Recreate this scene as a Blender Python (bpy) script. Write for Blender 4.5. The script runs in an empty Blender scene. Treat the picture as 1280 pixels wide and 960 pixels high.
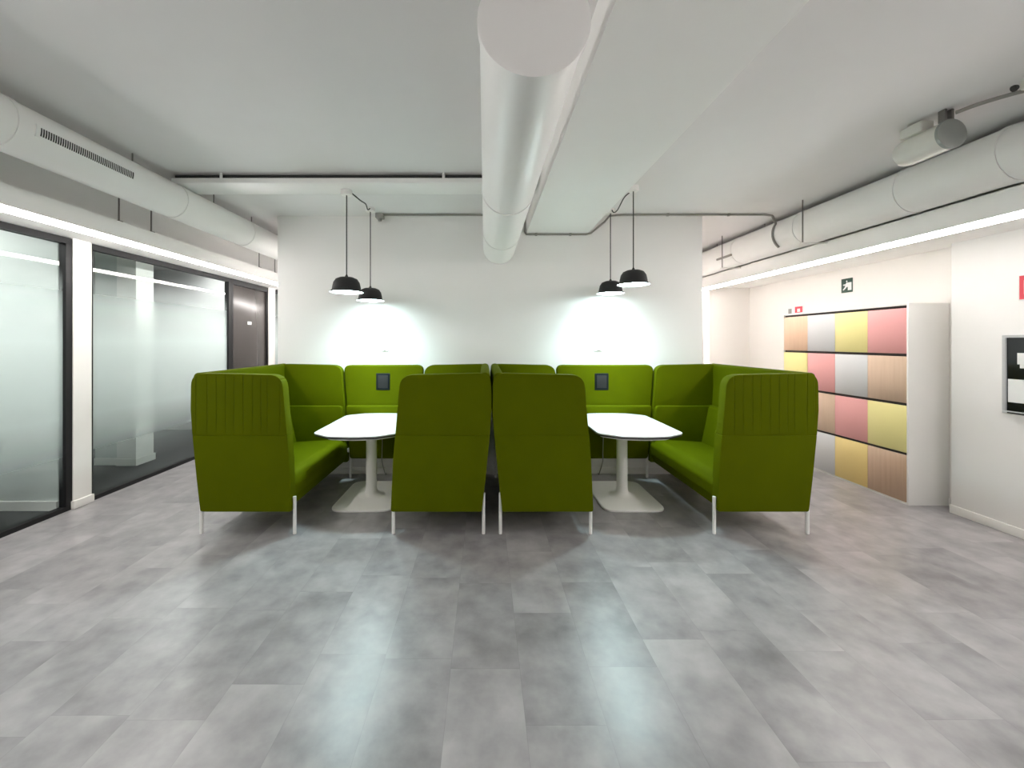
import bpy, bmesh, math, random
from mathutils import Vector, Matrix
random.seed(4)
PI = math.pi
C = bpy.context.scene.collection
H = 1.55            # camera height
F = 490.0           # focal length in pixels of a 1280 wide frame

# ------------------------------------------------------------------ materials
def mat(name):
    m = bpy.data.materials.new(name); m.use_nodes = True
    nt = m.node_tree; nt.nodes.clear()
    out = nt.nodes.new('ShaderNodeOutputMaterial')
    return m, nt, out
def N(nt, t, **kw):
    n = nt.nodes.new(t)
    for k, v in kw.items():
        setattr(n, k, v)
    return n
def L(nt, a, b): nt.links.new(a, b)
def math_node(nt, op, a, b=None, clamp=False):
    n = nt.nodes.new('ShaderNodeMath'); n.operation = op; n.use_clamp = clamp
    for i, v in enumerate((a, b)):
        if v is None: continue
        if isinstance(v, (int, float)): n.inputs[i].default_value = v
        else: nt.links.new(v, n.inputs[i])
    return n.outputs[0]
def srgb(r, g, b):
    f = lambda c: ((c/255+.055)/1.055)**2.4 if c/255 > .04045 else c/255/12.92
    return (f(r), f(g), f(b), 1)

def simple(name, col, rough=.5, metal=0, noise=.04, nscale=6, bump=0, bscale=200, spec=.5, sheen=0):
    m, nt, out = mat(name)
    b = N(nt, 'ShaderNodeBsdfPrincipled')
    b.inputs['Roughness'].default_value = rough
    b.inputs['Metallic'].default_value = metal
    b.inputs['Specular IOR Level'].default_value = spec
    if sheen:
        b.inputs['Sheen Weight'].default_value = sheen
        b.inputs['Sheen Roughness'].default_value = .5
    tc = N(nt, 'ShaderNodeTexCoord')
    nz = N(nt, 'ShaderNodeTexNoise'); nz.inputs['Scale'].default_value = nscale
    nz.inputs['Detail'].default_value = 4
    L(nt, tc.outputs['Object'], nz.inputs['Vector'])
    mx = N(nt, 'ShaderNodeMix', data_type='RGBA')
    a = [c*(1-noise) for c in col[:3]]+[1]; c2 = [min(1, c*(1+noise)) for c in col[:3]]+[1]
    mx.inputs[6].default_value = a; mx.inputs[7].default_value = c2
    L(nt, nz.outputs['Fac'], mx.inputs[0]); L(nt, mx.outputs[2], b.inputs['Base Color'])
    if bump:
        nb = N(nt, 'ShaderNodeTexNoise'); nb.inputs['Scale'].default_value = bscale
        L(nt, tc.outputs['Object'], nb.inputs['Vector'])
        bp = N(nt, 'ShaderNodeBump'); bp.inputs['Strength'].default_value = bump
        bp.inputs['Distance'].default_value = .003
        L(nt, nb.outputs['Fac'], bp.inputs['Height']); L(nt, bp.outputs['Normal'], b.inputs['Normal'])
    L(nt, b.outputs[0], out.inputs[0])
    return m

def emit(name, col, s):
    m, nt, out = mat(name)
    e = N(nt, 'ShaderNodeEmission'); e.inputs[0].default_value = (*col, 1); e.inputs[1].default_value = s
    L(nt, e.outputs[0], out.inputs[0]); return m

def wood(name, c1, c2):
    m, nt, out = mat(name)
    b = N(nt, 'ShaderNodeBsdfPrincipled'); b.inputs['Roughness'].default_value = .45
    tc = N(nt, 'ShaderNodeTexCoord'); mp = N(nt, 'ShaderNodeMapping')
    mp.inputs['Scale'].default_value = (22, 22, 1.3)
    nz = N(nt, 'ShaderNodeTexNoise'); nz.inputs['Scale'].default_value = 2; nz.inputs['Detail'].default_value = 6
    L(nt, tc.outputs['Object'], mp.inputs[0]); L(nt, mp.outputs[0], nz.inputs['Vector'])
    mx = N(nt, 'ShaderNodeMix', data_type='RGBA'); mx.inputs[6].default_value = c1; mx.inputs[7].default_value = c2
    L(nt, nz.outputs['Fac'], mx.inputs[0]); L(nt, mx.outputs[2], b.inputs['Base Color']); L(nt, b.outputs[0], out.inputs[0])
    return m

def floor_material():
    m, nt, out = mat('vinyl_tiles')
    b = N(nt, 'ShaderNodeBsdfPrincipled')
    tc = N(nt, 'ShaderNodeTexCoord'); sp = N(nt, 'ShaderNodeSeparateXYZ')
    L(nt, tc.outputs['Object'], sp.inputs[0])
    W, LEN = .3275, .655
    ux = math_node(nt, 'DIVIDE', math_node(nt, 'SUBTRACT', sp.outputs[0], .166), W)
    col = math_node(nt, 'FLOOR', ux)
    fx = math_node(nt, 'SUBTRACT', ux, col)
    wn = N(nt, 'ShaderNodeTexWhiteNoise', noise_dimensions='1D'); L(nt, col, wn.inputs['W'])
    uy = math_node(nt, 'ADD', math_node(nt, 'DIVIDE', sp.outputs[1], LEN), wn.outputs['Value'])
    row = math_node(nt, 'FLOOR', uy)
    fy = math_node(nt, 'SUBTRACT', uy, row)
    cb = N(nt, 'ShaderNodeCombineXYZ'); L(nt, col, cb.inputs[0]); L(nt, row, cb.inputs[1])
    w2 = N(nt, 'ShaderNodeTexWhiteNoise', noise_dimensions='3D'); L(nt, cb.outputs[0], w2.inputs['Vector'])
    # cloudy concrete pattern, shifted per tile
    off = N(nt, 'ShaderNodeVectorMath', operation='SCALE'); L(nt, w2.outputs['Color'], off.inputs[0]); off.inputs['Scale'].default_value = 40
    ad = N(nt, 'ShaderNodeVectorMath', operation='ADD'); L(nt, tc.outputs['Object'], ad.inputs[0]); L(nt, off.outputs[0], ad.inputs[1])
    n1 = N(nt, 'ShaderNodeTexNoise'); n1.inputs['Scale'].default_value = 6.5; n1.inputs['Detail'].default_value = 5; n1.inputs['Roughness'].default_value = .55
    L(nt, ad.outputs[0], n1.inputs['Vector'])
    n2 = N(nt, 'ShaderNodeTexNoise'); n2.inputs['Scale'].default_value = 1.6; n2.inputs['Detail'].default_value = 3
    L(nt, ad.outputs[0], n2.inputs['Vector'])
    v = math_node(nt, 'ADD', math_node(nt, 'MULTIPLY', n1.outputs['Fac'], .62), math_node(nt, 'MULTIPLY', n2.outputs['Fac'], .45))
    v = math_node(nt, 'ADD', v, math_node(nt, 'MULTIPLY', w2.outputs['Value'], .09))
    cr = N(nt, 'ShaderNodeValToRGB')
    cr.color_ramp.elements[0].position = .37; cr.color_ramp.elements[0].color = FLOOR_A
    cr.color_ramp.elements[1].position = .80; cr.color_ramp.elements[1].color = FLOOR_B
    L(nt, v, cr.inputs[0])
    # seams
    ex = math_node(nt, 'MULTIPLY', math_node(nt, 'MINIMUM', fx, math_node(nt, 'SUBTRACT', 1, fx)), W)
    ey = math_node(nt, 'MULTIPLY', math_node(nt, 'MINIMUM', fy, math_node(nt, 'SUBTRACT', 1, fy)), LEN)
    e = math_node(nt, 'MINIMUM', ex, ey)
    seam = math_node(nt, 'LESS_THAN', e, .0013)
    mx = N(nt, 'ShaderNodeMix', data_type='RGBA'); L(nt, math_node(nt, 'MULTIPLY', seam, .2), mx.inputs[0])
    L(nt, cr.outputs[0], mx.inputs[6]); mx.inputs[7].default_value = (.08, .078, .075, 1)
    L(nt, mx.outputs[2], b.inputs['Base Color'])
    r = math_node(nt, 'ADD', math_node(nt, 'MULTIPLY', n1.outputs['Fac'], .12), .25)
    L(nt, r, b.inputs['Roughness'])
    b.inputs['Specular IOR Level'].default_value = .55
    bp = N(nt, 'ShaderNodeBump'); bp.inputs['Strength'].default_value = .05; bp.inputs['Distance'].default_value = .002
    L(nt, n1.outputs['Fac'], bp.inputs['Height']); L(nt, bp.outputs[0], b.inputs['Normal'])
    L(nt, b.outputs[0], out.inputs[0])
    return m

def frosted_glass():
    """clear glazing with a frosting that fades out towards the top and the bottom of the pane"""
    m, nt, out = mat('frosted_glazing')
    tc = N(nt, 'ShaderNodeTexCoord'); sp = N(nt, 'ShaderNodeSeparateXYZ'); L(nt, tc.outputs['Object'], sp.inputs[0])
    cr = N(nt, 'ShaderNodeValToRGB'); el = cr.color_ramp.elements
    zs = math_node(nt, 'DIVIDE', sp.outputs[2], 2.6)
    L(nt, zs, cr.inputs[0])
    el[0].position = .20/2.6; el[0].color = (0, 0, 0, 1)
    el[1].position = 2.22/2.6; el[1].color = (0, 0, 0, 1)
    for p, c in ((.5, .35), (.85, .95), (1.2, 1), (1.55, 1), (1.85, .62)):
        x = el.new(p/2.6); x.color = (c, c, c, 1)
    tr = N(nt, 'ShaderNodeBsdfTransparent'); tr.inputs[0].default_value = (.94, .97, .965, 1)
    df = N(nt, 'ShaderNodeBsdfDiffuse'); df.inputs[0].default_value = (.80, .93, .91, 1)
    tl = N(nt, 'ShaderNodeBsdfTranslucent'); tl.inputs[0].default_value = (.85, .95, .94, 1)
    m1 = N(nt, 'ShaderNodeMixShader'); m1.inputs[0].default_value = .4
    L(nt, df.outputs[0], m1.inputs[1]); L(nt, tl.outputs[0], m1.inputs[2])
    m2 = N(nt, 'ShaderNodeMixShader'); geo = N(nt, 'ShaderNodeNewGeometry'); front = math_node(nt, 'SUBTRACT', 1, geo.outputs['Backfacing'])
    L(nt, math_node(nt, 'MULTIPLY', math_node(nt, 'MULTIPLY', cr.outputs[0], .80), front), m2.inputs[0])
    L(nt, tr.outputs[0], m2.inputs[1]); L(nt, m1.outputs[0], m2.inputs[2])
    gl = N(nt, 'ShaderNodeBsdfGlossy'); gl.inputs['Roughness'].default_value = .01
    fr = N(nt, 'ShaderNodeFresnel'); fr.inputs[0].default_value = 1.45
    m3 = N(nt, 'ShaderNodeMixShader'); L(nt, math_node(nt, 'MULTIPLY', fr.outputs[0], front), m3.inputs[0])
    L(nt, m2.outputs[0], m3.inputs[1]); L(nt, gl.outputs[0], m3.inputs[2])
    L(nt, m3.outputs[0], out.inputs[0])
    return m

def green_fabric(name, pleats):
    m, nt, out = mat(name)
    b = N(nt, 'ShaderNodeBsdfPrincipled'); b.inputs['Roughness'].default_value = .75
    b.inputs['Specular IOR Level'].default_value = .04
    b.inputs['Sheen Weight'].default_value = .0
    b.inputs['Sheen Tint'].default_value = (.7, .9, .2, 1)
    tc = N(nt, 'ShaderNodeTexCoord')
    nz = N(nt, 'ShaderNodeTexNoise'); nz.inputs['Scale'].default_value = 5; nz.inputs['Detail'].default_value = 3
    L(nt, tc.outputs['Object'], nz.inputs['Vector'])
    mx = N(nt, 'ShaderNodeMix', data_type='RGBA')
    mx.inputs[6].default_value = [c*.92 for c in GREEN]+[1]; mx.inputs[7].default_value = [c*1.08 for c in GREEN]+[1]
    L(nt, nz.outputs['Fac'], mx.inputs[0]); L(nt, mx.outputs[2], b.inputs['Base Color'])
    nb = N(nt, 'ShaderNodeTexNoise'); nb.inputs['Scale'].default_value = 420
    L(nt, tc.outputs['Object'], nb.inputs['Vector'])
    bp = N(nt, 'ShaderNodeBump'); bp.inputs['Strength'].default_value = .12; bp.inputs['Distance'].default_value = .002
    L(nt, nb.outputs['Fac'], bp.inputs['Height'])
    last = bp
    if pleats:
        sp = N(nt, 'ShaderNodeSeparateXYZ'); L(nt, tc.outputs['Object'], sp.inputs[0])
        cb = N(nt, 'ShaderNodeCombineXYZ'); L(nt, sp.outputs[0], cb.inputs[0])
        n3 = N(nt, 'ShaderNodeTexNoise'); n3.inputs['Scale'].default_value = 7; n3.inputs['Detail'].default_value = 1
        L(nt, cb.outputs[0], n3.inputs['Vector'])
        ph = math_node(nt, 'ADD', math_node(nt, 'MULTIPLY', sp.outputs[0], 14.0), math_node(nt, 'MULTIPLY', n3.outputs['Fac'], 1.6))
        fr = math_node(nt, 'FRACT', ph)
        d = math_node(nt, 'ABSOLUTE', math_node(nt, 'SUBTRACT', fr, .5))
        groove = math_node(nt, 'SUBTRACT', 1, math_node(nt, 'DIVIDE', math_node(nt, 'SUBTRACT', .5, d), .07, ), True)
        mask = math_node(nt, 'MULTIPLY', math_node(nt, 'SUBTRACT', sp.outputs[2], .80), 8, True)
        hgt = math_node(nt, 'MULTIPLY', math_node(nt, 'MULTIPLY', groove, mask), -1)
        b2 = N(nt, 'ShaderNodeBump'); b2.inputs['Strength'].default_value = 1.0; b2.inputs['Distance'].default_value = .006
        L(nt, hgt, b2.inputs['Height']); L(nt, bp.outputs[0], b2.inputs['Normal']); last = b2
    L(nt, last.outputs[0], b.inputs['Normal'])
    L(nt, b.outputs[0], out.inputs[0])
    return m

# ---- tunables
GREEN = (.088, .110, .0004)
FLOOR_A = (.195, .189, .195, 1)
FLOOR_B = (.445, .431, .437, 1)
LED = 31.0
PEND = 17.0
PWATT = 4.6
EXPOSURE = 0.94

M = {}
M['floor'] = floor_material()
M['wall'] = simple('white_wall_paint', (.91, .90, .885, 1), .6, noise=.01, bump=.04, bscale=90)
M['wall_warm'] = simple('warm_white_wall_paint', (.89, .86, .825, 1), .6, noise=.01, bump=.04, bscale=90)
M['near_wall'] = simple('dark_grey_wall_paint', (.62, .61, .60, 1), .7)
M['ceiling'] = simple('grey_white_ceiling_paint', (.80, .785, .785, 1), .8, noise=.015, bump=.06, bscale=60)
M['beam'] = simple('white_beam_paint', (.95, .94, .925, 1), .7, noise=.01)
M['duct'] = simple('white_duct_paint', (.92, .915, .90, 1), .28, noise=.015)
M['trim'] = simple('white_trim_paint', (.84, .83, .80, 1), .4, noise=.01)
M['black_frame'] = simple('black_frame_metal', (.012, .012, .013, 1), .5, spec=.3, noise=.1)
M['door'] = simple('dark_bronze_door', (.045, .038, .035, 1), .25, noise=.08, nscale=2)
M['carpet'] = simple('dark_carpet', (.055, .058, .058, 1), .9, noise=.2, nscale=60, bump=.3)
M['room'] = simple('pale_room_paint', (.62, .66, .64, 1), .7, noise=.01)
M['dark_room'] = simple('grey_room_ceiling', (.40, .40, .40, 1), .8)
M['glass'] = frosted_glass()
M['fabric'] = green_fabric('green_fabric', False)
M['pleated'] = green_fabric('green_pleated_fabric', True)
M['white_metal'] = simple('white_powder_coat', (.90, .89, .87, 1), .35, noise=.01)
M['table'] = simple('white_laminate', (.86, .87, .87, 1), .25, noise=.008)
M['dark_edge'] = simple('dark_table_edge', (.03, .03, .032, 1), .4)
M['black'] = simple('black_shade_lacquer', (.012, .012, .013, 1), .6, noise=.1)
M['cord'] = simple('dark_cord', (.04, .04, .04, 1), .6)
M['conduit'] = simple('grey_conduit', (.30, .29, .27, 1), .5)
M['rod'] = simple('steel_rod', (.22, .21, .20, 1), .4, metal=.4)
M['grille'] = simple('dark_grille_slot', (.05, .05, .05, 1), .7)
M['fan'] = simple('ivory_fan_housing', (.72, .71, .66, 1), .35)
M['fan_grey'] = simple('grey_fan_cap', (.32, .34, .32, 1), .5)
M['socket'] = simple('dark_socket_plate', (.007, .010, .011, 1), .75, spec=.2)
M['pend'] = emit('pendant_diffuser_glow', (.74, .97, .98), PEND)
M['led'] = emit('led_strip_glow', (1.0, .95, .918), LED)
M['led_dim'] = emit('vertical_strip_glow', (1.0, .95, .88), 1.6)
M['room_light_near'] = emit('room_light_near_glow', (1, .98, .95), 8.0)
M['room_light'] = emit('room_light_glow', (1, .98, .95), 14.0)
M['red'] = simple('red_sign', (.70, .06, .09, 1), .4)
M['pict_white'] = simple('white_sign_ink', (.82, .83, .82, 1), .5)
M['sign_green'] = simple('dark_green_sign', (.018, .06, .04, 1), .4)
M['steel'] = simple('grey_cabinet_frame', (.52, .53, .54, 1), .35)
M['black_gloss'] = simple('black_cabinet_glass', (.008, .009, .011, 1), .12)
M['gap'] = simple('dark_locker_gap', (.035, .028, .025, 1), .7)
M['chair'] = simple('dark_teal_upholstery', (.02, .07, .055, 1), .7)
LK = {'pink': simple('pink_door', (.80, .38, .37, 1), .45, noise=.015),
      'yellow': simple('yellow_door', (.86, .77, .33, 1), .45, noise=.015),
      'amber': simple('amber_door', (.83, .64, .26, 1), .45, noise=.015),
      'grey': simple('light_grey_door', (.66, .66, .67, 1), .45, noise=.015),
      'oak': wood('oak_door', (.60, .42, .30, 1), (.72, .54, .40, 1)),
      'brown': wood('brown_oak_door', (.47, .32, .22, 1), (.60, .43, .31, 1)),
      'peach': wood('peach_oak_door', (.76, .50, .34, 1), (.84, .60, .42, 1))}

# ------------------------------------------------------------------ mesh helpers
def box(bm, x0, x1, y0, y1, z0, z1):
    v = [bm.verts.new((x, y, z)) for x in (x0, x1) for y in (y0, y1) for z in (z0, z1)]
    for f in ((0, 1, 3, 2), (4, 6, 7, 5), (0, 4, 5, 1), (2, 3, 7, 6), (0, 2, 6, 4), (1, 5, 7, 3)):
        bm.faces.new([v[i] for i in f])
def prism(bm, pts, axis, a, b):
    """polygon extruded along an axis: 'y' takes (x,z), 'z' takes (x,y), 'x' takes (y,z)"""
    def P(p, t):
        return {'y': (p[0], t, p[1]), 'z': (p[0], p[1], t), 'x': (t, p[0], p[1])}[axis]
    A = [bm.verts.new(P(p, a)) for p in pts]; B = [bm.verts.new(P(p, b)) for p in pts]
    n = len(pts)
    bm.faces.new(A); bm.faces.new(B[::-1])
    for i in range(n):
        j = (i+1) % n
        bm.faces.new((A[j], A[i], B[i], B[j]))
def rounded(pts, r, seg=6):
    """round the corners of a polygon; r is one radius or one per corner"""
    out = []; n = len(pts)
    rs = r if isinstance(r, (list, tuple)) else [r]*n
    for i in range(n):
        p = Vector(pts[i]); a = Vector(pts[i-1]); b = Vector(pts[(i+1) % n]); rr = rs[i]
        if rr <= 0: out.append(tuple(p)); continue
        d1 = (a-p); d2 = (b-p); l1, l2 = d1.length, d2.length
        d1.normalize(); d2.normalize()
        ang = math.acos(max(-1, min(1, d1.dot(d2))))
        t = min(rr/math.tan(ang/2), .49*l1, .49*l2)
        s = p+d1*t; e = p+d2*t
        for k in range(seg+1):
            q = k/seg
            out.append(tuple(s*(1-q)**2+p*2*q*(1-q)+e*q*q))
    return out
def tube(bm, pts, r, seg=10, cap=True):
    pts = [Vector(p) for p in pts]; rings = []
    t0 = (pts[1]-pts[0]).normalized()
    up = Vector((0, 0, 1)) if abs(t0.z) < .9 else Vector((1, 0, 0))
    u = t0.cross(up).normalized()
    for i, p in enumerate(pts):
        if i == 0: t = t0
        elif i == len(pts)-1: t = (pts[i]-pts[i-1]).normalized()
        else: t = ((pts[i]-pts[i-1]).normalized()+(pts[i+1]-pts[i]).normalized()).normalized()
        u = (u-t*u.dot(t)).normalized(); w = t.cross(u)
        rr = r[i] if isinstance(r, (list, tuple)) else r
        rings.append([bm.verts.new(p+u*math.cos(2*PI*k/seg)*rr+w*math.sin(2*PI*k/seg)*rr) for k in range(seg)])
    for a, b in zip(rings, rings[1:]):
        for k in range(seg):
            bm.faces.new((a[k], a[(k+1) % seg], b[(k+1) % seg], b[k]))
    if cap:
        bm.faces.new(rings[0][::-1]); bm.faces.new(rings[-1])
def lathe(bm, prof, c, seg=40, axis='z', close=True):
    """prof = (radius, height) pairs"""
    rings = []
    for r, h in prof:
        ring = []
        for k in range(seg):
            a = 2*PI*k/seg
            if axis == 'z': p = (c[0]+r*math.cos(a), c[1]+r*math.sin(a), c[2]+h)
            else: p = (c[0]+r*math.cos(a), c[1]+h, c[2]+r*math.sin(a))
            ring.append(bm.verts.new(p))
        rings.append(ring)
    for a, b in zip(rings, rings[1:]):
        for k in range(seg): bm.faces.new((a[k], a[(k+1) % seg], b[(k+1) % seg], b[k]))
    if close:
        bm.faces.new(rings[0][::-1]); bm.faces.new(rings[-1])
def smooth_path(pts, n=8):
    """Catmull-Rom through the points"""
    P = [Vector(p) for p in pts]; P = [P[0]*2-P[1]]+P+[P[-1]*2-P[-2]]; out = []
    for i in range(1, len(P)-2):
        for k in range(n):
            t = k/n; a, b, c, d = P[i-1], P[i], P[i+1], P[i+2]
            out.append(.5*((2*b)+(c-a)*t+(2*a-5*b+4*c-d)*t*t+(-a+3*b-3*c+d)*t**3))
    out.append(P[-2]); return out

def obj(name, bm, m, parent=None, bevel=0, seg=3, smooth=None, loc=None):
    bmesh.ops.recalc_face_normals(bm, faces=bm.faces)
    me = bpy.data.meshes.new(name)
    if loc is not None:
        bmesh.ops.translate(bm, verts=bm.verts, vec=-Vector(loc))
    bm.to_mesh(me); bm.free()
    me.materials.append(M[m] if isinstance(m, str) else m)
    o = bpy.data.objects.new(name, me); C.objects.link(o)
    if loc is not None: o.location = loc
    if parent: o.parent = parent
    if bevel:
        b = o.modifiers.new('bevel', 'BEVEL'); b.width = bevel; b.segments = seg; b.limit_method = 'ANGLE'; b.angle_limit = .6
        b.harden_normals = False
        if smooth is None: smooth = 40
    if smooth:
        me.shade_smooth(); me.set_sharp_from_angle(angle=math.radians(smooth))
        if bevel:
            for e in me.attributes:  # the bevel rounds the hard edges, so no edge needs to stay sharp
                pass
            a = me.attributes.get('sharp_edge')
            if a: me.attributes.remove(a)
    return o
def nb(): return bmesh.new()
def bx(name, m, dims, parent=None, **kw):
    bm = nb(); box(bm, *dims); return obj(name, bm, m, parent, **kw)
def struct(o):
    o['kind'] = 'structure'; return o
def tag(o, label, cat, group=None):
    o['label'] = label; o['category'] = cat
    if group: o['group'] = group
    return o
def thing(name, label, cat, loc, group=None):
    o = bpy.data.objects.new(name, None); C.objects.link(o); o.location = loc
    o.empty_display_size = .1
    return tag(o, label, cat, group)
def part(name, bm, m, parent, **kw):
    """bm is in world coordinates; the part keeps its place under the thing's Empty"""
    base = parent; off = Vector((0, 0, 0))
    while base: off += base.location; base = base.parent
    bmesh.ops.translate(bm, verts=bm.verts, vec=-off)
    return obj(name, bm, m, parent, **kw)
def pbox(name, m, dims, parent, **kw):
    bm = nb(); box(bm, *dims); return part(name, bm, m, parent, **kw)

# ------------------------------------------------------------------ room shell
ZC = 3.02           # ceiling
YB = 4.60           # wall behind the booths
YN = -3.2           # wall behind the camera
XL = -3.82          # glazed wall
XR = 4.23           # right wall, near
XR2 = 4.39          # right wall behind the lockers
YE = 6.50           # end of right-hand passage
YE2 = 8.6
struct(bx('floor', 'floor', (XL-.03, XR2+.4, YN, YE2+.2, -.12, 0)))
struct(bx('ceiling', 'ceiling', (-8.2, XR2+.4, YN, YE2+.2, ZC, ZC+.15)))
struct(bx('wall_back', 'wall', (-2.43, 2.55, YB, YE2, 0, ZC)))
struct(bx('wall_near', 'near_wall', (XL, XR2+.2, YN-.15, YN, 0, ZC)))
struct(bx('wall_right', 'wall', (XR, XR2+.4, YN, 3.56, 0, ZC), bevel=.012, seg=2))
struct(bx('wall_right_recess', 'wall_warm', (XR2, XR2+.4, 3.56, YE, 0, ZC)))
struct(bx('wall_passage_end', 'wall_warm', (2.55, XR2+.4, YE, YE+.15, 0, ZC)))
struct(bx('wall_corridor_end', 'wall', (XL, -2.43, YE2, YE2+.15, 0, ZC)))
struct(bx('wall_left_header', 'wall', (XL-.12, -3.30, YN, YE2, 2.525, ZC)))
struct(bx('wall_right_header', 'wall', (3.82, XR2, YN, YE, 2.46, ZC)))
# baseboards
struct(bx('baseboard_right', 'trim', (XR-.014, XR, YN, 3.56, 0, .075), bevel=.004))
struct(bx('baseboard_back', 'trim', (-2.43, 2.55, YB-.014, YB, 0, .075), bevel=.004))
struct(bx('baseboard_recess', 'trim', (XR2-.014, XR2, 3.56, YE, 0, .075), bevel=.004))
struct(bx('baseboard_passage', 'trim', (2.55, XR2, YE-.014, YE, 0, .075), bevel=.004))

# glazed wall on the left: posts, glazing, door
PX0, PX1 = XL-.10, XL
def post(name, y0, y1):
    p = struct(bx(name, 'trim', (PX0-.02, XL+.012, y0, y1, 0, 2.508)))
    struct(bx('baseboard', 'trim', (PX0-.03, XL+.030, y0-.012, y1+.012, 0, .075), p, bevel=.005))
    return p
post('wall_post', 3.627, 3.797)
post('wall_post', 6.907, 7.12)
def window(name, y0, y1, ztop=2.50):
    fx0, fx1 = XL-.06, XL+.004
    bm = nb()
    t = .055
    box(bm, fx0, fx1, y0, y1, ztop-t, ztop); box(bm, fx0, fx1, y0, y1, 0, .04)
    box(bm, fx0, fx1, y0, y0+t*.35, .04, ztop-t); box(bm, fx0, fx1, y1-t, y1, .04, ztop-t)
    f = struct(obj(name, bm, 'black_frame'))
    bm = nb(); box(bm, XL-.036, XL-.026, y0+t*.35, y1-t, .04, ztop-t)
    struct(obj('pane', bm, 'glass', f))
    return f
window('window_1', -.6, 3.627)
window('window_2', 3.80, 5.90)
window('window_3', 7.12, 8.55)
struct(bx('wall_left_near', 'wall', (XL-.12, XL, YN, -.6, 0, 2.508)))
# the dark door in the glazed wall
bm = nb()
box(bm, XL-.07, XL+.006, 5.90, 5.945, 0, 2.50); box(bm, XL-.07, XL+.006, 6.86, 6.907, 0, 2.50); box(bm, XL-.07, XL+.006, 5.945, 6.86, 2.42, 2.50)
d = struct(obj('door_1', bm, 'black_frame'))
struct(bx('door_leaf', 'door', (XL-.05, XL-.012, 5.95, 6.855, .01, 2.415), d, bevel=.003))
bm = nb(); tube(bm, [(XL+.0, 6.0, 1.02), (XL+.045, 6.0, 1.02), (XL+.045, 6.12, 1.02)], .009)
struct(obj('door_handle', bm, 'rod', d, smooth=40))
t = tag(bx('door_sign', 'pict_white', (XL-.012, XL-.006, 6.33, 6.43, 1.825, 1.875)), 'tiny white plate stuck on the dark bronze door', 'sign')

# meeting rooms behind the glazing
struct(bx('floor_rooms', 'carpet', (-8.2, XL-.03, YN, YE2+.2, -.12, -.002)))
struct(bx('wall_rooms_far', 'room', (-8.2, -8.0, YN, YE2+.2, 0, ZC)))
struct(bx('wall_rooms_divider', 'room', (-8.0, XL-.10, 3.60, 3.74, 0, ZC)))
struct(bx('baseboard_divider', 'trim', (-8.0, XL-.10, 3.585, 3.60, 0, .085)))
struct(bx('wall_rooms_end', 'room', (-8.0, XL-.12, YE2, YE2+.15, 0, ZC)))
struct(bx('wall_rooms_near', 'room', (-8.0, XL-.12, YN-.15, YN, 0, ZC)))
struct(bx('wall_rooms_back', 'dark_room', (-8.0, XL-.12, 6.9, 7.0, 0, ZC)))
struct(bx('ceiling_rooms', 'dark_room', (-8.0, XL-.12, 3.74, 6.9, 2.80, 2.86)))
p = struct(bx('pillar', 'trim', (-4.60, -4.36, 4.90, 5.16, 0, 2.80)))
struct(bx('baseboard', 'trim', (-4.60, -4.345, 4.885, 5.175, 0, .085), p))
p = struct(bx('wall_room_stub', 'room', (-4.90, -4.60, 4.93, 5.2, 0, 2.80)))
struct(bx('baseboard', 'trim', (-4.90, -4.60, 4.915, 4.93, 0, .085), p))

t = thing('ceiling_light', 'flat ceiling light inside the near meeting room behind frosted glass', 'ceiling light', (-5.0, 2.8, ZC))  # unseen lamp, assumed from how bright the near room looks
pbox('light_frame', 'white_metal', (-5.5, -4.5, 2.4, 3.2, ZC-.05, ZC), t, bevel=.005)
pbox('light_diffuser', 'room_light_near', (-5.48, -4.52, 2.42, 3.18, ZC-.056, ZC-.05), t)
for (ya, yb, lab) in ((5.35, 6.7, 'flat ceiling light inside the far meeting room beyond the pillar'),):
    t = thing('ceiling_light', lab, 'ceiling light', (-4.66, (ya+yb)/2, 2.8))  # added lamp, kept out of view, brightens the far room's frosted pane
    pbox('light_frame', 'white_metal', (-4.84, -4.48, ya, yb, 2.755, 2.80), t, bevel=.005)
    pbox('light_diffuser', 'room_light', (-4.82, -4.50, ya+.02, yb-.02, 2.749, 2.755), t)
# lowered soffits carrying the light strips
bm = nb(); box(bm, -3.10, -3.06, YN, YE2, 2.42, 2.56); box(bm, XL, -3.10, YN, YE2, 2.505, 2.525)
struct(obj('trim_1', bm, 'beam'))
bm = nb(); box(bm, 3.55, 3.59, YN, YE, 2.42, 2.59); box(bm, 3.59, XR2, 3.56, YE, 2.44, 2.46); box(bm, 3.59, XR, YN, 3.56, 2.44, 2.46)
struct(obj('trim_2', bm, 'beam'))
def led(name, x0, x1, y0, y1, z, label, light_shield=0):
    t = thing(name, label, 'light strip', ((x0+x1)/2, (y0+y1)/2, z), 'linear light strips under the soffits')
    pbox('profile', 'white_metal', (x0-.022, x1+.022, y0, y1, z-.008, z), t)  # added overhang blocks light rising to the ceiling
    bm = nb(); n = 8
    pts = rounded([(x0, z-.008), (x0+.021, z-.042), (x1-.021, z-.042), (x1, z-.008)] if not light_shield else [(x0, z-.008), (x0+.024, z-.044), (x1-.014, z-.044), (x1-.002, z-.034), (x1-.002, z-.008)], [0, .004, .004]+[0]*(2 if light_shield else 1), 4)
    prism(bm, pts, 'y', y0+.01, y1-.01)
    part('diffuser', bm, 'led', t, smooth=60)
    if light_shield: pbox('flange', 'white_metal', (x1-.001, x1+.006, y0, y1, z-.038, z-.008), t)  # added lip that holds the strip's light off the wall
led('led_strip', -3.100, -3.050, -2.6, YE2-.1, 2.42, 'long bright light strip along the soffit above the glazed wall')
led('led_strip', 3.542, 3.592, -2.6, YE-.02, 2.42, 'long bright light strip along the soffit on the locker side', 1)
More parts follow.
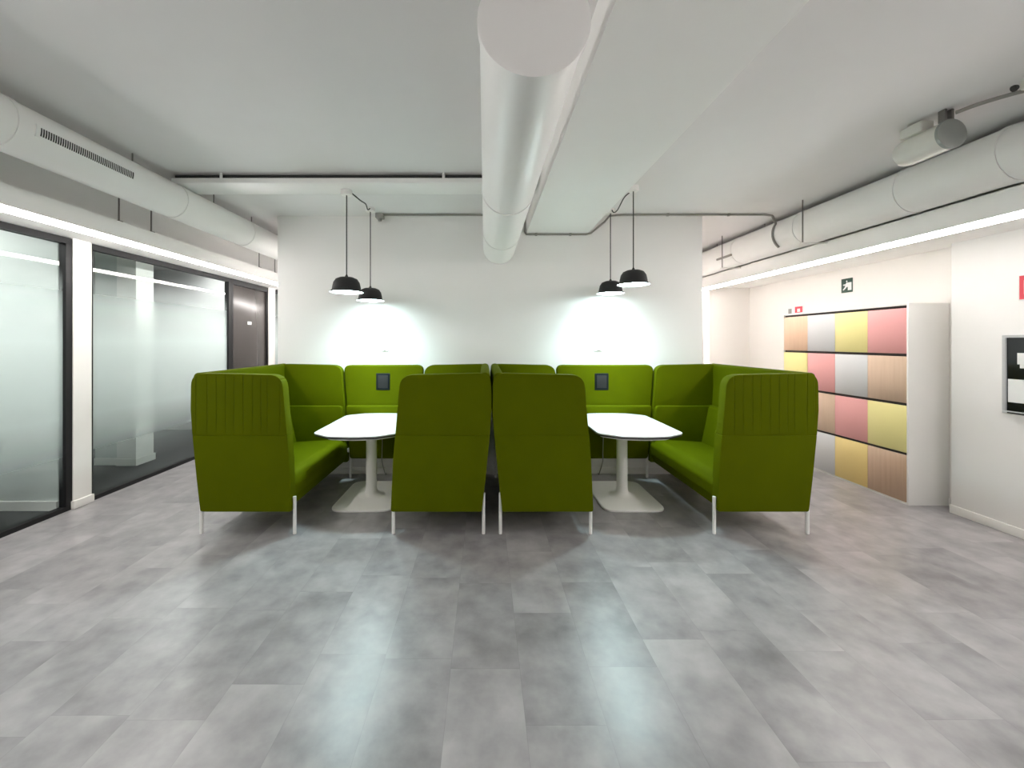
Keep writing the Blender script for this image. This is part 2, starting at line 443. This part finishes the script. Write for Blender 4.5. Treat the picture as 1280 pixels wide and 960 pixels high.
t = thing('vertical_led_strip', 'slim glowing vertical strip on the passage end wall beside the white partition', 'light strip', (3.66, YE-.01, 1.2))  # bright strip, built as a dimly glowing surface
pbox('profile', 'white_metal', (3.612, 3.712, YE-.03, YE, .08, 2.40), t)
pbox('diffuser', 'led_dim', (3.622, 3.702, YE-.036, YE-.03, .1, 2.36), t)

# central plastered beam
struct(bx('ceiling_beam', 'beam', (.487, 1.205, YN, YB, 2.817, ZC)))

# ------------------------------------------------------------------ ducts
def ring(bm, c, y, r, w=.03, t=.006, n=44):
    lathe(bm, [(r-.004, -w/2), (r+t, -w/2), (r+t, w/2), (r-.004, w/2)], (c[0], y, c[1]), n, 'y', False)
def duct(name, label, x, z, r, y0, y1, joints, rods, grille=None, cap=False):
    t = thing(name, label, 'duct', (x, (y0+y1)/2, z))
    bm = nb(); lathe(bm, [(r, y0), (r, y1)], (x, 0, z), 56, 'y'); part('duct_pipe', bm, 'duct', t, smooth=40)
    for y in joints:
        bm = nb(); ring(bm, (x, z), y, r); part('joint_ring', bm, 'duct', t, smooth=30)
    for (y, dx) in rods:
        bm = nb(); tube(bm, [(x+dx, y, z+math.sqrt(r*r-dx*dx)-.01), (x+dx, y, ZC)], .005, 8); part('hanger_rod', bm, 'rod', t, smooth=60)
    if cap:
        bm = nb(); lathe(bm, [(.001, -.012), (r*.97, -.012), (r+.008, -.006), (r+.008, .03), (r-.002, .03)], (x, y0, z), 56, 'y'); part('end_cap', bm, 'duct', t, smooth=35)
    return t
dl = duct('ventilation_duct', 'long round white duct with slotted grille running above the glazed wall', -2.75, 2.79, .15, YN+.1, YE2-.05,
          [2.20, 3.45, 4.45, 6.0], [(3.06, .0), (3.86, .08), (4.62, .0), (6.2, 0)])
# slotted grille on the side of the left duct
def on_duct(ang, y, rr): return (-2.75+math.cos(ang)*rr, y, 2.79+math.sin(ang)*rr)
def grille(y0, y1, a0, a1):
    bm = nb()
    n = 4
    def shell(bm, ya, yb, b0, b1, r0, r1, n=4):
        A = []
        for k in range(n+1):
            a = b0+(b1-b0)*k/n
            A.append([bm.verts.new(on_duct(a, y, r)) for (y, r) in ((ya, r0), (ya, r1), (yb, r1), (yb, r0))])
        for p, q in zip(A, A[1:]):
            for k in range(4): bm.faces.new((p[k], p[(k+1) % 4], q[(k+1) % 4], q[k]))
        bm.faces.new(A[0]); bm.faces.new(A[-1][::-1])
    shell(bm, y0, y1, a0, a1, .149, .153)
    g = part('grille', bm, 'grille', dl, smooth=30)
    bm = nb()
    shell(bm, y0-.02, y1+.02, a1, a1+.08, .149, .157, 2); shell(bm, y0-.02, y1+.02, a0-.08, a0, .149, .157, 2)
    shell(bm, y0-.02, y0, a0, a1, .149, .157); shell(bm, y1, y1+.02, a0, a1, .149, .157)
    m = 46
    for k in range(1, m):
        y = y0+(y1-y0)*k/m
        shell(bm, y-.0018, y+.0018, a0, a1, .152, .1545, 3)
    part('grille_frame', bm, 'duct', g, smooth=30)
grille(2.29, 2.90, -.25, .07)
dc = duct('ventilation_duct', 'round white duct with closed near end hanging beside the plastered beam', .168, 2.645, .186, 1.34, YB-.005,
          [2.82, 3.89], [(2.3, 0), (3.95, 0)], cap=True)
dr = duct('ventilation_duct', 'long round white duct running above the lockers and right light strip', 3.50, 2.785, .185, YN+.1, YE-.01,
          [2.56, 3.2, 4.24, 5.3], [(1.5, 0), (4.9, 0), (5.9, 0)])

# flat slab-like branch under the ceiling, in front of the partition
t = thing('flat_branch_duct', 'flat white crossing duct hung just under the ceiling left of the round duct', 'duct', (-1.2, 3.58, 2.97))
pbox('duct_body', 'duct', (-2.73, .43, 3.41, 3.68, 2.93, 2.975), t, bevel=.004, seg=2)
for x in (-.36, -2.3):
    bm = nb(); tube(bm, [(x, 3.42, 2.95), (x, 3.42, ZC)], .012, 8); part('hanger_clip', bm, 'duct', t, smooth=50)
bm = nb(); tube(bm, [(-2.72, 3.46, 2.997), (.43, 3.46, 2.997)], .021, 8); part('cable_conduit', bm, 'cord', t, smooth=50)  # dark pipe also standing in for the contact shadow above the slab

# ------------------------------------------------------------------ conduits and small ceiling gear
t = thing('electrical_conduit', 'thin grey conduit along the ceiling edge from the left lamps to the round duct', 'conduit', (-.6, 4.5, 2.98))
bm = nb(); tube(bm, [(-1.17, 4.5, 3.004), (-.03, 4.5, 3.004), (.1, 4.5, 3.004)], .012, 8); part('pipe', bm, 'conduit', t, smooth=50)
pbox('junction_box', 'conduit', (-1.25, -1.16, 4.46, 4.54, 2.962, ZC), t, bevel=.008)
bm = nb(); lathe(bm, [(.02, -.03), (.024, -.01), (.024, .0)], (-1.205, 4.5, 2.962), 16); part('gland', bm, 'conduit', t, smooth=40)
t = thing('electrical_conduit', 'thin grey conduit looping under the beam end and along the ceiling to the right duct', 'conduit', (1.5, 4.5, 2.98))
yw = YB-.014
path = [(.466, 3.4, 3.0), (.466, 4.3, 3.0), (.466, 4.55, 2.98), (.468, yw, 2.93), (.468, yw, 2.835), (.485, yw, 2.806), (.53, yw, 2.804), (1.18, yw, 2.804),
        (1.24, yw, 2.82), (1.40, yw, 2.95), (1.44, 4.52, 3.0), (1.6, 4.5, 3.006), (3.2, 4.5, 3.006), (3.30, 4.5, 2.995)]
bm = nb(); tube(bm, path, .011, 8); part('pipe', bm, 'conduit', t, smooth=60)
for (x, y, z) in ((.60, yw, 2.804), (1.0, yw, 2.804), (2.1, 4.5, 3.006), (2.8, 4.5, 3.006)):
    bm = nb(); box(bm, x-.014, x+.014, y-.014, y+.012, z-.016, z+.012); part('clip', bm, 'conduit', t, bevel=.003)
a = [(3.5+.198*math.cos(q), 4.5, 2.785+.198*math.sin(q)) for q in [PI*(.80+.03*k) for k in range(17)]]
bm = nb(); tube(bm, [(3.30, 4.5, 2.995)]+a, .012, 8); part('flexible_drop', bm, 'conduit', t, smooth=60)
# support rods of right soffit
for (y, lab) in ((4.07, 'thin steel rod holding the right soffit near the exit sign'), (5.45, 'thin steel rod with a crossbar holding the far end of the right soffit')):
    t = thing('suspension_rod', lab, 'rod', (3.30, y, 2.54), 'rods holding the soffits')
    x = 3.567 if y < 5 else 3.567
    xr = 3.30
    bm = nb(); tube(bm, [(xr, y, 2.57), (xr, y, ZC)], .006, 8); part('rod', bm, 'rod', t, smooth=60)
    bm = nb(); box(bm, xr-.02, 3.56, y-.015, y+.015, 2.565, 2.578); part('bracket', bm, 'white_metal', t, bevel=.003)
    if y > 5:
        bm = nb(); box(bm, xr-.012, xr+.012, y-.20, y+.12, 2.70, 2.725); part('crossbar', bm, 'conduit', t, bevel=.003)
for (y, lab) in ((3.30, 'thin rod dropping from the left duct to the soffit just past the grille'),
                 (3.62, 'thin rod dropping from the left duct to the soffit above the white post'),
                 (5.35, 'thin rod between the left duct and soffit near the partition corner'),
                 (5.75, 'farthest thin rod between the left duct and soffit by the partition corner')):
    t = thing('suspension_rod', lab, 'rod', (-3.08, y, 2.52), 'rods holding the soffits')
    bm = nb(); tube(bm, [(-3.08, y, 2.558), (-3.08, y, ZC)], .006, 8); part('rod', bm, 'rod', t, smooth=60)
    bm = nb(); box(bm, -3.098, -3.062, y-.02, y+.02, 2.559, 2.567); part('foot_plate', bm, 'rod', t)

# inline fan near the right-hand ceiling edge
t = thing('inline_fan', 'small ivory cylinder fan with grey end cap hung under the right ceiling', 'fan', (2.92, 2.55, 2.85))
fc = (2.93, 0, 2.855)
bm = nb(); lathe(bm, [(.05, 2.76), (.082, 2.74), (.09, 2.70), (.09, 2.47)], fc, 36, 'y'); part('housing', bm, 'fan', t, smooth=35)
bm = nb(); lathe(bm, [(.001, 2.448), (.078, 2.448), (.092, 2.456), (.092, 2.475)], fc, 36, 'y'); part('end_cap', bm, 'fan_grey', t, smooth=35)
pbox('terminal_box', 'fan', (2.85, 2.94, 2.56, 2.70, 2.93, 3.0), t, bevel=.012)
bm = nb(); box(bm, 2.90, 2.96, 2.47, 2.51, 2.94, 2.955); box(bm, 2.90, 2.915, 2.47, 2.51, 2.95, ZC); box(bm, 2.945, 2.96, 2.47, 2.51, 2.95, ZC)
part('hanger_bracket', bm, 'rod', t, bevel=.003)
bm = nb(); tube(bm, smooth_path([(2.93, 2.44, 2.975), (2.98, 2.36, 2.982), (3.06, 2.27, 2.985), (3.15, 2.20, 2.985), (3.27, 2.14, 2.97), (3.40, 2.08, 2.985)]), .012, 8); part('flexible_conduit', bm, 'conduit', t, smooth=60)
t = thing('ceiling_box', 'small box with a dark gland fixed at the ceiling by the right frame edge', 'junction box', (3.02, 2.16, 3.0))
pbox('box_body', 'fan', (3.0, 3.08, 2.10, 2.20, 2.955, ZC), t, bevel=.008)
bm = nb(); lathe(bm, [(.012, -.02), (.018, -.01), (.018, .0)], (2.99, 2.22, 2.98), 14, 'y'); part('gland', bm, 'cord', t, smooth=40)

# ------------------------------------------------------------------ pendant lamps
def pendant(x, y, z, top, label):
    """z = rim height, top = height of the surface it hangs from"""
    t = thing('pendant_lamp', label, 'pendant lamp', (x, y, z), 'black dome pendant lamps')
    o, i = [], []
    prof = [(.012, .138), (.06, .135), (.094, .120), (.114, .090), (.123, .052), (.128, .022), (.146, .004), (.150, .0)]
    inner = [(.147, .0), (.142, .006), (.121, .027), (.116, .050), (.107, .083), (.088, .108), (.05, .120), (.001, .121)]
    bm = nb(); lathe(bm, prof, (x, y, z), 48, close=False)
    bmesh.ops.contextual_create(bm, geom=[e for e in bm.edges if e.is_boundary and e.verts[0].co.z > z+.12])
    part('shade', bm, 'black', t, smooth=40)
    bm = nb(); lathe(bm, [(.150, .0), (.147, -.001)]+inner[1:], (x, y, z), 48, close=False); part('reflector', bm, 'trim', t, smooth=40)
    bm = nb(); lathe(bm, [(.001, -.012), (.06, -.010), (.11, -.004), (.141, .006), (.12, .026), (.001, .036)], (x, y, z), 40); part('diffuser', bm, 'pend', t, smooth=40)
    ld = bpy.data.lights.new('lamp_beam', 'AREA'); ld.shape = 'DISK'; ld.size = .12; ld.energy = PWATT; ld.color = (.70, .97, .98); ld.spread = math.radians(130)
    lo = bpy.data.objects.new('lamp_beam', ld); C.objects.link(lo); lo.parent = t; lo.location = (0, 0, -.016)
    bm = nb(); lathe(bm, [(.014, .136), (.014, .146), (.007, .16), (.004, .166)], (x, y, z), 16); part('cord_cap', bm, 'black', t, smooth=50)
    bm = nb(); tube(bm, [(x, y, z+.15), (x, y, top)], .0055, 8); part('cord', bm, 'cord', t, smooth=60)
    bm = nb(); lathe(bm, [(.045, -.045), (.05, -.04), (.05, 0)], (x, y, top), 24); part('canopy', bm, 'white_metal', t, smooth=40)
    return t
pl1 = pendant(-1.262, 3.58, 2.00, 2.93, 'black dome pendant hung from the flat crossing duct over the left table')
pl2 = pendant(-1.258, 4.31, 2.00, ZC, 'black dome pendant hung from the ceiling nearer the wall, over the left table')
pl3 = pendant(1.41, 3.72, 2.09, ZC, 'black dome pendant over the right table, nearer the camera and higher')
pl4 = pendant(1.398, 4.36, 2.085, ZC, 'black dome pendant over the right table, nearer the wall')
bm = nb(); tube(bm, smooth_path([(-1.22, 3.59, 2.91), (-1.19, 3.75, 2.90), (-1.20, 3.95, 2.935), (-1.225, 4.1, 2.93), (-1.25, 4.27, 3.0)]), .006, 8); part('link_cable', bm, 'cord', pl1, smooth=60)
bm = nb(); tube(bm, smooth_path([(1.40, 3.77, 2.99), (1.385, 3.9, 2.98), (1.39, 4.1, 2.93), (1.40, 4.25, 2.95), (1.40, 4.32, 3.0)]), .006, 8); part('link_cable', bm, 'cord', pl3, smooth=60)

# ------------------------------------------------------------------ sofas
YF, YR = 3.13, 4.51
SEAM = .80
def prof_x(z, inner):
    """front (inner) and back (outer) edge of the side panel at height z"""
    I = [(.19, .0), (.60, .018), (.83, .038), (1.10, .062), (1.30, .078)]
    O = [(.19, .728), (.45, .758), (.80, .792), (1.05, .810), (1.30, .800)]
    T = I if inner else O
    for (z0, a), (z1, b) in zip(T, T[1:]):
        if z <= z1: return a+(b-a)*(z-z0)/(z1-z0)
    return T[-1][1]
def sofa(x0, s, label, inner_leg, front='fabric'):
    t = thing('high_back_sofa', label, 'sofa', (x0+s*.4, YF+.67, 0), 'green high-back sofas of the two booths')
    X = lambda u: x0+s*u
    def panel(y0, y1, m):
        bm = nb()
        zs = [.19, .45, .60, SEAM]
        pts = [(X(prof_x(z, True)), z) for z in zs]+[(X(prof_x(z, False)), z) for z in zs[::-1]]
        prism(bm, rounded(pts, [.02, 0, 0, .006, .006, 0, 0, .02], 4), 'y', y0, y1)
        zs = [SEAM, .92, 1.0]
        pts = [(X(prof_x(z, True)), z) for z in zs]+[(X(prof_x(1.26, True)), 1.282), (X(prof_x(1.26, False)), 1.298)]+[(X(prof_x(z, False)), z) for z in zs[::-1]]
        prism(bm, rounded(pts, [.006, 0, 0, .115, .10, 0, 0, .006], 7), 'y', y0, y1)
        part('side_panel', bm, m, t, bevel=.022, seg=4)
    panel(YF, YF+.09, front); panel(YR-.09, YR, 'fabric')
    # back rest: an outer shell following the panels' slope
    def O(z): return prof_x(z, False)
    pts = [(X(O(.19)-.09), .19), (X(O(.5)-.09), .5), (X(O(.8)-.095), .8), (X(O(1.05)-.095), 1.05), (X(O(1.28)-.09), 1.30),
           (X(O(1.28)-.004), 1.30), (X(O(1.05)-.004), 1.05), (X(O(.8)-.004), .8), (X(O(.5)-.004), .5), (X(O(.19)-.004), .19)]
    bm = nb(); prism(bm, rounded(pts, [.01, 0, 0, 0, .05, .05, 0, 0, 0, .01], 5), 'y', YF+.02, YR-.02); part('backrest', bm, 'fabric', t, bevel=.012)
    # padded lower back
    pts = [(X(O(.40)-.10), .40), (X(O(.83)-.09), .84), (X(O(.83)-.155), .835), (X(O(.70)-.175), .66), (X(O(.4)-.20), .41)]
    bm = nb(); prism(bm, rounded(pts, [.01, .02, .045, .05, .03], 5), 'y', YF+.10, YR-.10); part('back_cushion', bm, 'fabric', t, bevel=.012)
    # padded lower side cheeks
    for (y0, y1) in ((YF+.08, YF+.135), (YR-.135, YR-.08)):
        pts = [(X(.03), .40), (X(.052), .83), (X(O(.83)-.10), .83), (X(O(.4)-.10), .40)]
        bm = nb(); prism(bm, rounded(pts, [.02, .05, .01, .01], 5), 'y', y0, y1); part('side_cushion', bm, 'fabric', t, bevel=.024, seg=4)
    # seat
    pts = [(X(.045), .19), (X(.010), .29), (X(.004), .385), (X(.062), .460), (X(.30), .447), (X(.66), .425), (X(.66), .19)]
    bm = nb(); prism(bm, rounded(pts, [.02, .05, .06, .09, 0, .01, .01], 7), 'y', YF+.085, YR-.085); part('seat', bm, 'fabric', t, bevel=.010)
    # legs
    for y in (YF+.035, YR-.035):
        for u, top in ((inner_leg, .30 if inner_leg < 0 else .24), (.742, .33)):
            bm = nb()
            tube(bm, [(X(u), y, 0), (X(u), y, top)], .0135, 14)
            part('leg', bm, 'white_metal', t, smooth=40)
sofa(-1.545, -1, 'leftmost green high-back sofa, its back turned to the glazed wall', -.010, 'pleated')
sofa(-.752, 1, 'green high-back sofa facing the left table, its back to the middle gap', .014)
sofa(.868, -1, 'green high-back sofa facing the right table, its back to the middle gap', .014)
sofa(1.862, 1, 'rightmost green high-back sofa, its back turned to the coloured lockers', -.010, 'pleated')

def screen(xa, xb, xs, label):
    """hanging panel linking the rear side panels of two facing sofas; xs = centre of its power socket"""
    t = thing('booth_screen', label, 'panel', ((xa+xb)/2, 4.48, 0), 'green panels closing the backs of the two booths')
    y0, y1 = 4.448, 4.513
    pts = [(xa+.012, .22), (xa-.03, .83), (xa-.063, 1.285), (xb+.063, 1.285), (xb+.03, .83), (xb-.012, .22)]
    bm = nb(); prism(bm, rounded(pts, [.02, 0, .075, .075, 0, .02], 6), 'y', y0, y1); part('panel_body', bm, 'fabric', t, bevel=.02, seg=4)
    pts = [(xa+.016, .235), (xa-.028, .83), (xb+.028, .83), (xb-.016, .235)]
    bm = nb(); prism(bm, rounded(pts, .03, 4), 'y', y0-.035, y0+.03); part('lower_cushion', bm, 'fabric', t, bevel=.018, seg=4)
    f = pbox('socket_plate', 'socket', (xs-.078, xs+.078, y0-.008, y0+.01, 1.0, 1.19), t, bevel=.006)
    f['label'] = 'dark power socket plate'
    bm = nb(); box(bm, xs-.055, xs+.055, y0-.0115, y0-.006, 1.025, 1.165); part('socket_insert', bm, 'black', f, bevel=.002)
    for x, sg in ((xa+.005, 1), (xb-.005, -1)):
        bm = nb(); box(bm, x-.018, x+.022*sg+.01, 4.42, 4.48, .30, .345); part('bracket', bm, 'white_metal', t, bevel=.006)
    bm = nb(); tube(bm, smooth_path([(xs, y0-.03, .66), (xs+.005, y0-.05, .55), (xs, y0-.045, .3), (xs, y0-.04, .20), (xs, YB-.05, .012), (xs, YB-.02, .012)]), .006, 8); part('power_cable', bm, 'conduit', t, smooth=60)
screen(-1.541, -.756, -1.154, 'green screen panel with a dark socket behind the left table')
screen(.872, 1.858, 1.325, 'green screen panel with a dark socket behind the right table')

# ------------------------------------------------------------------ tables
def table(x, label):
    y = 3.87
    t = thing('pedestal_table', label, 'table', (x, y, 0), 'white pedestal tables of the two booths')
    hw, hl = .38, .555
    def outline(hw, hl, bow, r):
        pts = []
        n = 8
        q = [(-hw, -hl+bow*1.6), (-hw*.55, -hl+bow*.3), (0, -hl), (hw*.55, -hl+bow*.3), (hw, -hl+bow*1.6), (hw, hl-bow*1.6), (hw*.55, hl-bow*.3), (0, hl), (-hw*.55, hl-bow*.3), (-hw, hl-bow*1.6)]
        return [(x+a, y+b) for a, b in rounded(q, [r, 0, .5, 0, r, r, 0, .5, 0, r], 7)]
    bm = nb(); prism(bm, outline(hw, hl, .085, .10), 'z', .733, .745); part('tabletop', bm, 'table', t, bevel=.003, seg=2)
    bm = nb(); prism(bm, outline(hw-.003, hl-.003, .085, .10), 'z', .719, .733); part('edge_band', bm, 'dark_edge', t, smooth=40)
    bm = nb(); prism(bm, outline(hw-.04, hl-.04, .085, .08), 'z', .699, .719); part('under_frame', bm, 'white_metal', t, bevel=.004)
    bm = nb(); lathe(bm, [(.046, .45), (.046, .685), (.075, .692), (.075, .70)], (x, y+.06, 0), 32); part('upper_column', bm, 'white_metal', t, smooth=40)
    bm = nb(); lathe(bm, [(.14, .019), (.105, .024), (.075, .036), (.060, .058), (.053, .10), (.052, .58), (.050, .583), (.047, .583)], (x, y+.06, 0), 36); part('column', bm, 'white_metal', t, smooth=40)
    q = [(x-.285, y-.32), (x+.285, y-.32), (x+.285, y+.44), (x-.285, y+.44)]
    bm = nb(); prism(bm, rounded(q, .12, 10), 'z', 0, .020); part('base_plate', bm, 'white_metal', t, bevel=.007, seg=3)
table(-1.135, 'white oval pedestal table between the two left green sofas')
table(1.375, 'white oval pedestal table between the two right green sofas')

# ------------------------------------------------------------------ lockers
t = thing('locker_bank', 'white locker bank with pink, yellow, grey and wood doors along the right wall', 'lockers', (4.19, 4.47, 0))
y0, y1, xf = 3.70, 5.26, 4.0
bm = nb()
box(bm, xf+.02, 4.38, y0+.018, y1-.018, .0, 1.90)
part('carcass', bm, 'gap', t)
for ya in (y0, y1-.018): pbox('side_board', 'trim', (xf, 4.384, ya, ya+.018, 0, 1.915), t, bevel=.002)
pbox('top_board', 'trim', (xf, 4.384, y0+.018, y1-.018, 1.895, 1.915), t, bevel=.002)
pbox('plinth', 'trim', (xf+.004, xf+.03, y0+.018, y1-.018, 0, .020), t)
rows = [(.022, .468), (.493, .938), (.965, 1.408), (1.435, 1.870)]     # bottom to top
cols = [['brown', 'yellow', 'oak', 'pink'], ['amber', 'pink', 'grey', 'yellow'], ['grey', 'oak', 'pink', 'grey'], ['brown', 'grey', 'yellow', 'peach']]
cw = (y1-y0-.036)/4
names = {'pink': 'pink door', 'yellow': 'pale yellow door', 'amber': 'amber yellow door', 'grey': 'light grey door', 'oak': 'oak wood door', 'brown': 'brown wood door', 'peach': 'peach wood door'}
for c in range(4):
    for r in range(4):
        k = cols[c][r]
        a = y0+.018+cw*c
        bm = nb(); box(bm, xf, xf+.018, a+.0015, a+cw-.0015, rows[r][0], rows[r][1])
        o = part('locker_door', bm, LK[k], t, bevel=.0015, seg=1); o['label'] = names[k]

# ------------------------------------------------------------------ signs and wall fittings
t = thing('exit_sign', 'small dark green emergency exit sign with white pictogram above the lockers', 'sign', (XR2, 4.75, 2.23))
xs = XR2-.006
pbox('sign_plate', 'sign_green', (xs, XR2, 4.675, 4.822, 2.145, 2.315), t, bevel=.002)
bm = nb()     # white pictogram: doorway, runner (towards smaller y = right in view)
P = lambda pts: prism(bm, [(4.82-a*.145, 2.147+b*.166) for a, b in pts], 'x', xs-.0015, xs+.001)
P([(.60, .14), (.92, .14), (.92, .70), (.60, .70)])
P([(.38, .60), (.52, .72), (.64, .66), (.60, .40), (.46, .36), (.36, .46)])
P([(.14, .22), (.20, .16), (.42, .30), (.48, .44), (.36, .46), (.30, .36)])
P([(.16, .56), (.22, .50), (.40, .50), (.42, .60), (.22, .60)])
c = [(.50+.06*math.cos(2*PI*k/10), .80+.06*math.sin(2*PI*k/10)) for k in range(10)]; P(c)
part('pictogram', bm, 'pict_white', t)
t = thing('fire_notice', 'small red and white notice on the wall just over the far lockers', 'sign', (XR2, 5.56, 1.98))
pbox('notice_plate', 'pict_white', (xs, XR2, 5.40, 5.70, 1.93, 2.05), t)
pbox('red_field', 'red', (xs-.001, xs, 5.41, 5.54, 1.955, 2.04), t)
bm = nb(); box(bm, xs-.002, xs-.001, 5.45, 5.50, 1.965, 2.01); part('red_symbol', bm, 'pict_white', t)
pbox('grey_symbol', 'conduit', (xs-.001, xs, 5.60, 5.66, 1.95, 2.02), t)
# red sign at the frame edge, over the fire cabinet
t = thing('fire_equipment_sign', 'red fire equipment sign on the right wall above the wall cabinet', 'sign', (XR, 3.0, 1.98))
xw = XR-.006
pbox('sign_plate', 'pict_white', (xw, XR, 2.88, 3.105, 1.875, 2.075), t, bevel=.001)
pbox('red_field', 'red', (xw-.001, xw, 2.884, 3.097, 1.882, 2.068), t)
bm = nb(); box(bm, xw-.002, xw-.001, 2.93, 3.07, 1.945, 1.955); box(bm, xw-.002, xw-.001, 2.93, 2.94, 1.92, 2.03); box(bm, xw-.002, xw-.001, 3.06, 3.07, 1.92, 2.03)
part('symbol', bm, 'pict_white', t)
# recessed wall cabinet with dark glass
t = thing('wall_cabinet', 'grey framed fire hose cabinet with dark glass and white notices on the right wall', 'cabinet', (XR, 2.87, 1.29))
za, zb, ya, yb = .972, 1.603, 2.56, 3.185
bm = nb(); fr = .022; xo = XR-.03
box(bm, xo, XR, ya, yb, zb-fr, zb); box(bm, xo, XR, ya, yb, za, za+fr); box(bm, xo, XR, ya, ya+fr, za+fr, zb-fr); box(bm, xo, XR, yb-fr, yb, za+fr, zb-fr)
part('frame', bm, 'steel', t, bevel=.003)
pbox('glass', 'black_gloss', (XR-.018, XR, ya+fr, yb-fr, za+fr, zb-fr), t)
bm = nb(); box(bm, XR-.0195, XR-.018, 2.70, 3.155, 1.065, 1.25); n1 = part('notice', bm, 'pict_white', t)
bm = nb(); box(bm, XR-.0195, XR-.018, 2.86, 3.10, 1.37, 1.46); box(bm, XR-.0195, XR-.018, 3.05, 3.085, 1.34, 1.37); part('symbol', bm, 'pict_white', t)
bm = nb(); box(bm, XR-.034, XR-.028, 2.92, 3.15, za+.003, za+.014); part('latch', bm, 'black', t)
# blank sockets on the partition
for (px, lab) in ((480, 'small white wall socket above the left booth screen'), (748, 'small white wall socket above the right booth screen')):
    x = (px-606)*YB/F; z = H-(435-427)*YB/F
    t = thing('wall_socket', lab, 'socket', (x, YB, z), 'wall sockets on the white partition')
    pbox('cover_plate', 'white_metal', (x-.055, x+.055, YB-.008, YB, z-.04, z+.04), t, bevel=.004)
    bm = nb(); lathe(bm, [(.001, -.012), (.020, -.012), (.024, -.006), (.024, 0)], (x, YB-.007, z-.008), 20, 'y'); part('socket_face', bm, 'trim', t, smooth=40)

# chair inside the nearer meeting room, only its edge is in view
t = thing('meeting_chair', 'dark green chair behind the near frosted glass at the frame edge', 'chair', (-4.22, 3.05, 0))
cx, cy = -4.28, 3.05
bm = nb(); box(bm, cx-.23, cx+.23, cy-.22, cy+.22, .42, .50); part('seat', bm, 'chair', t, bevel=.03)
bm = nb(); prism(bm, rounded([(cx+.17, .46), (cx+.25, .46), (cx+.27, .82), (cx+.20, .82)], [.02, .02, .03, .03]), 'y', cy-.22, cy+.22); part('backrest', bm, 'chair', t, bevel=.02)
for sx in (-1, 1):
    for sy in (-1, 1):
        bm = nb(); tube(bm, [(cx+sx*.22, cy+sy*.21, 0), (cx+sx*.19, cy+sy*.18, .44)], .014, 10); part('leg', bm, 'rod', t, smooth=40)

# ------------------------------------------------------------------ world, camera
w = bpy.data.worlds.new('world'); bpy.context.scene.world = w; w.use_nodes = True
w.node_tree.nodes['Background'].inputs[0].default_value = (.5, .52, .55, 1)
w.node_tree.nodes['Background'].inputs[1].default_value = .3
cam = bpy.data.cameras.new('camera'); co = bpy.data.objects.new('camera', cam); C.objects.link(co)
co.location = (0, 0, H); co.rotation_euler = (PI/2, 0, 0)
cam.sensor_width = 36; cam.lens = F/1280*36
cam.shift_x = 34/1280; cam.shift_y = -53/1280
cam.clip_start = .02
sc = bpy.context.scene; sc.camera = co
vs = sc.view_settings
sc.display_settings.display_device = 'sRGB'
vs.view_transform = 'Standard'; vs.look = 'None'; vs.gamma = 1; vs.exposure = EXPOSURE; vs.use_curve_mapping = False
sc.cycles.max_bounces = 10; sc.cycles.diffuse_bounces = 6; sc.cycles.transparent_max_bounces = 12
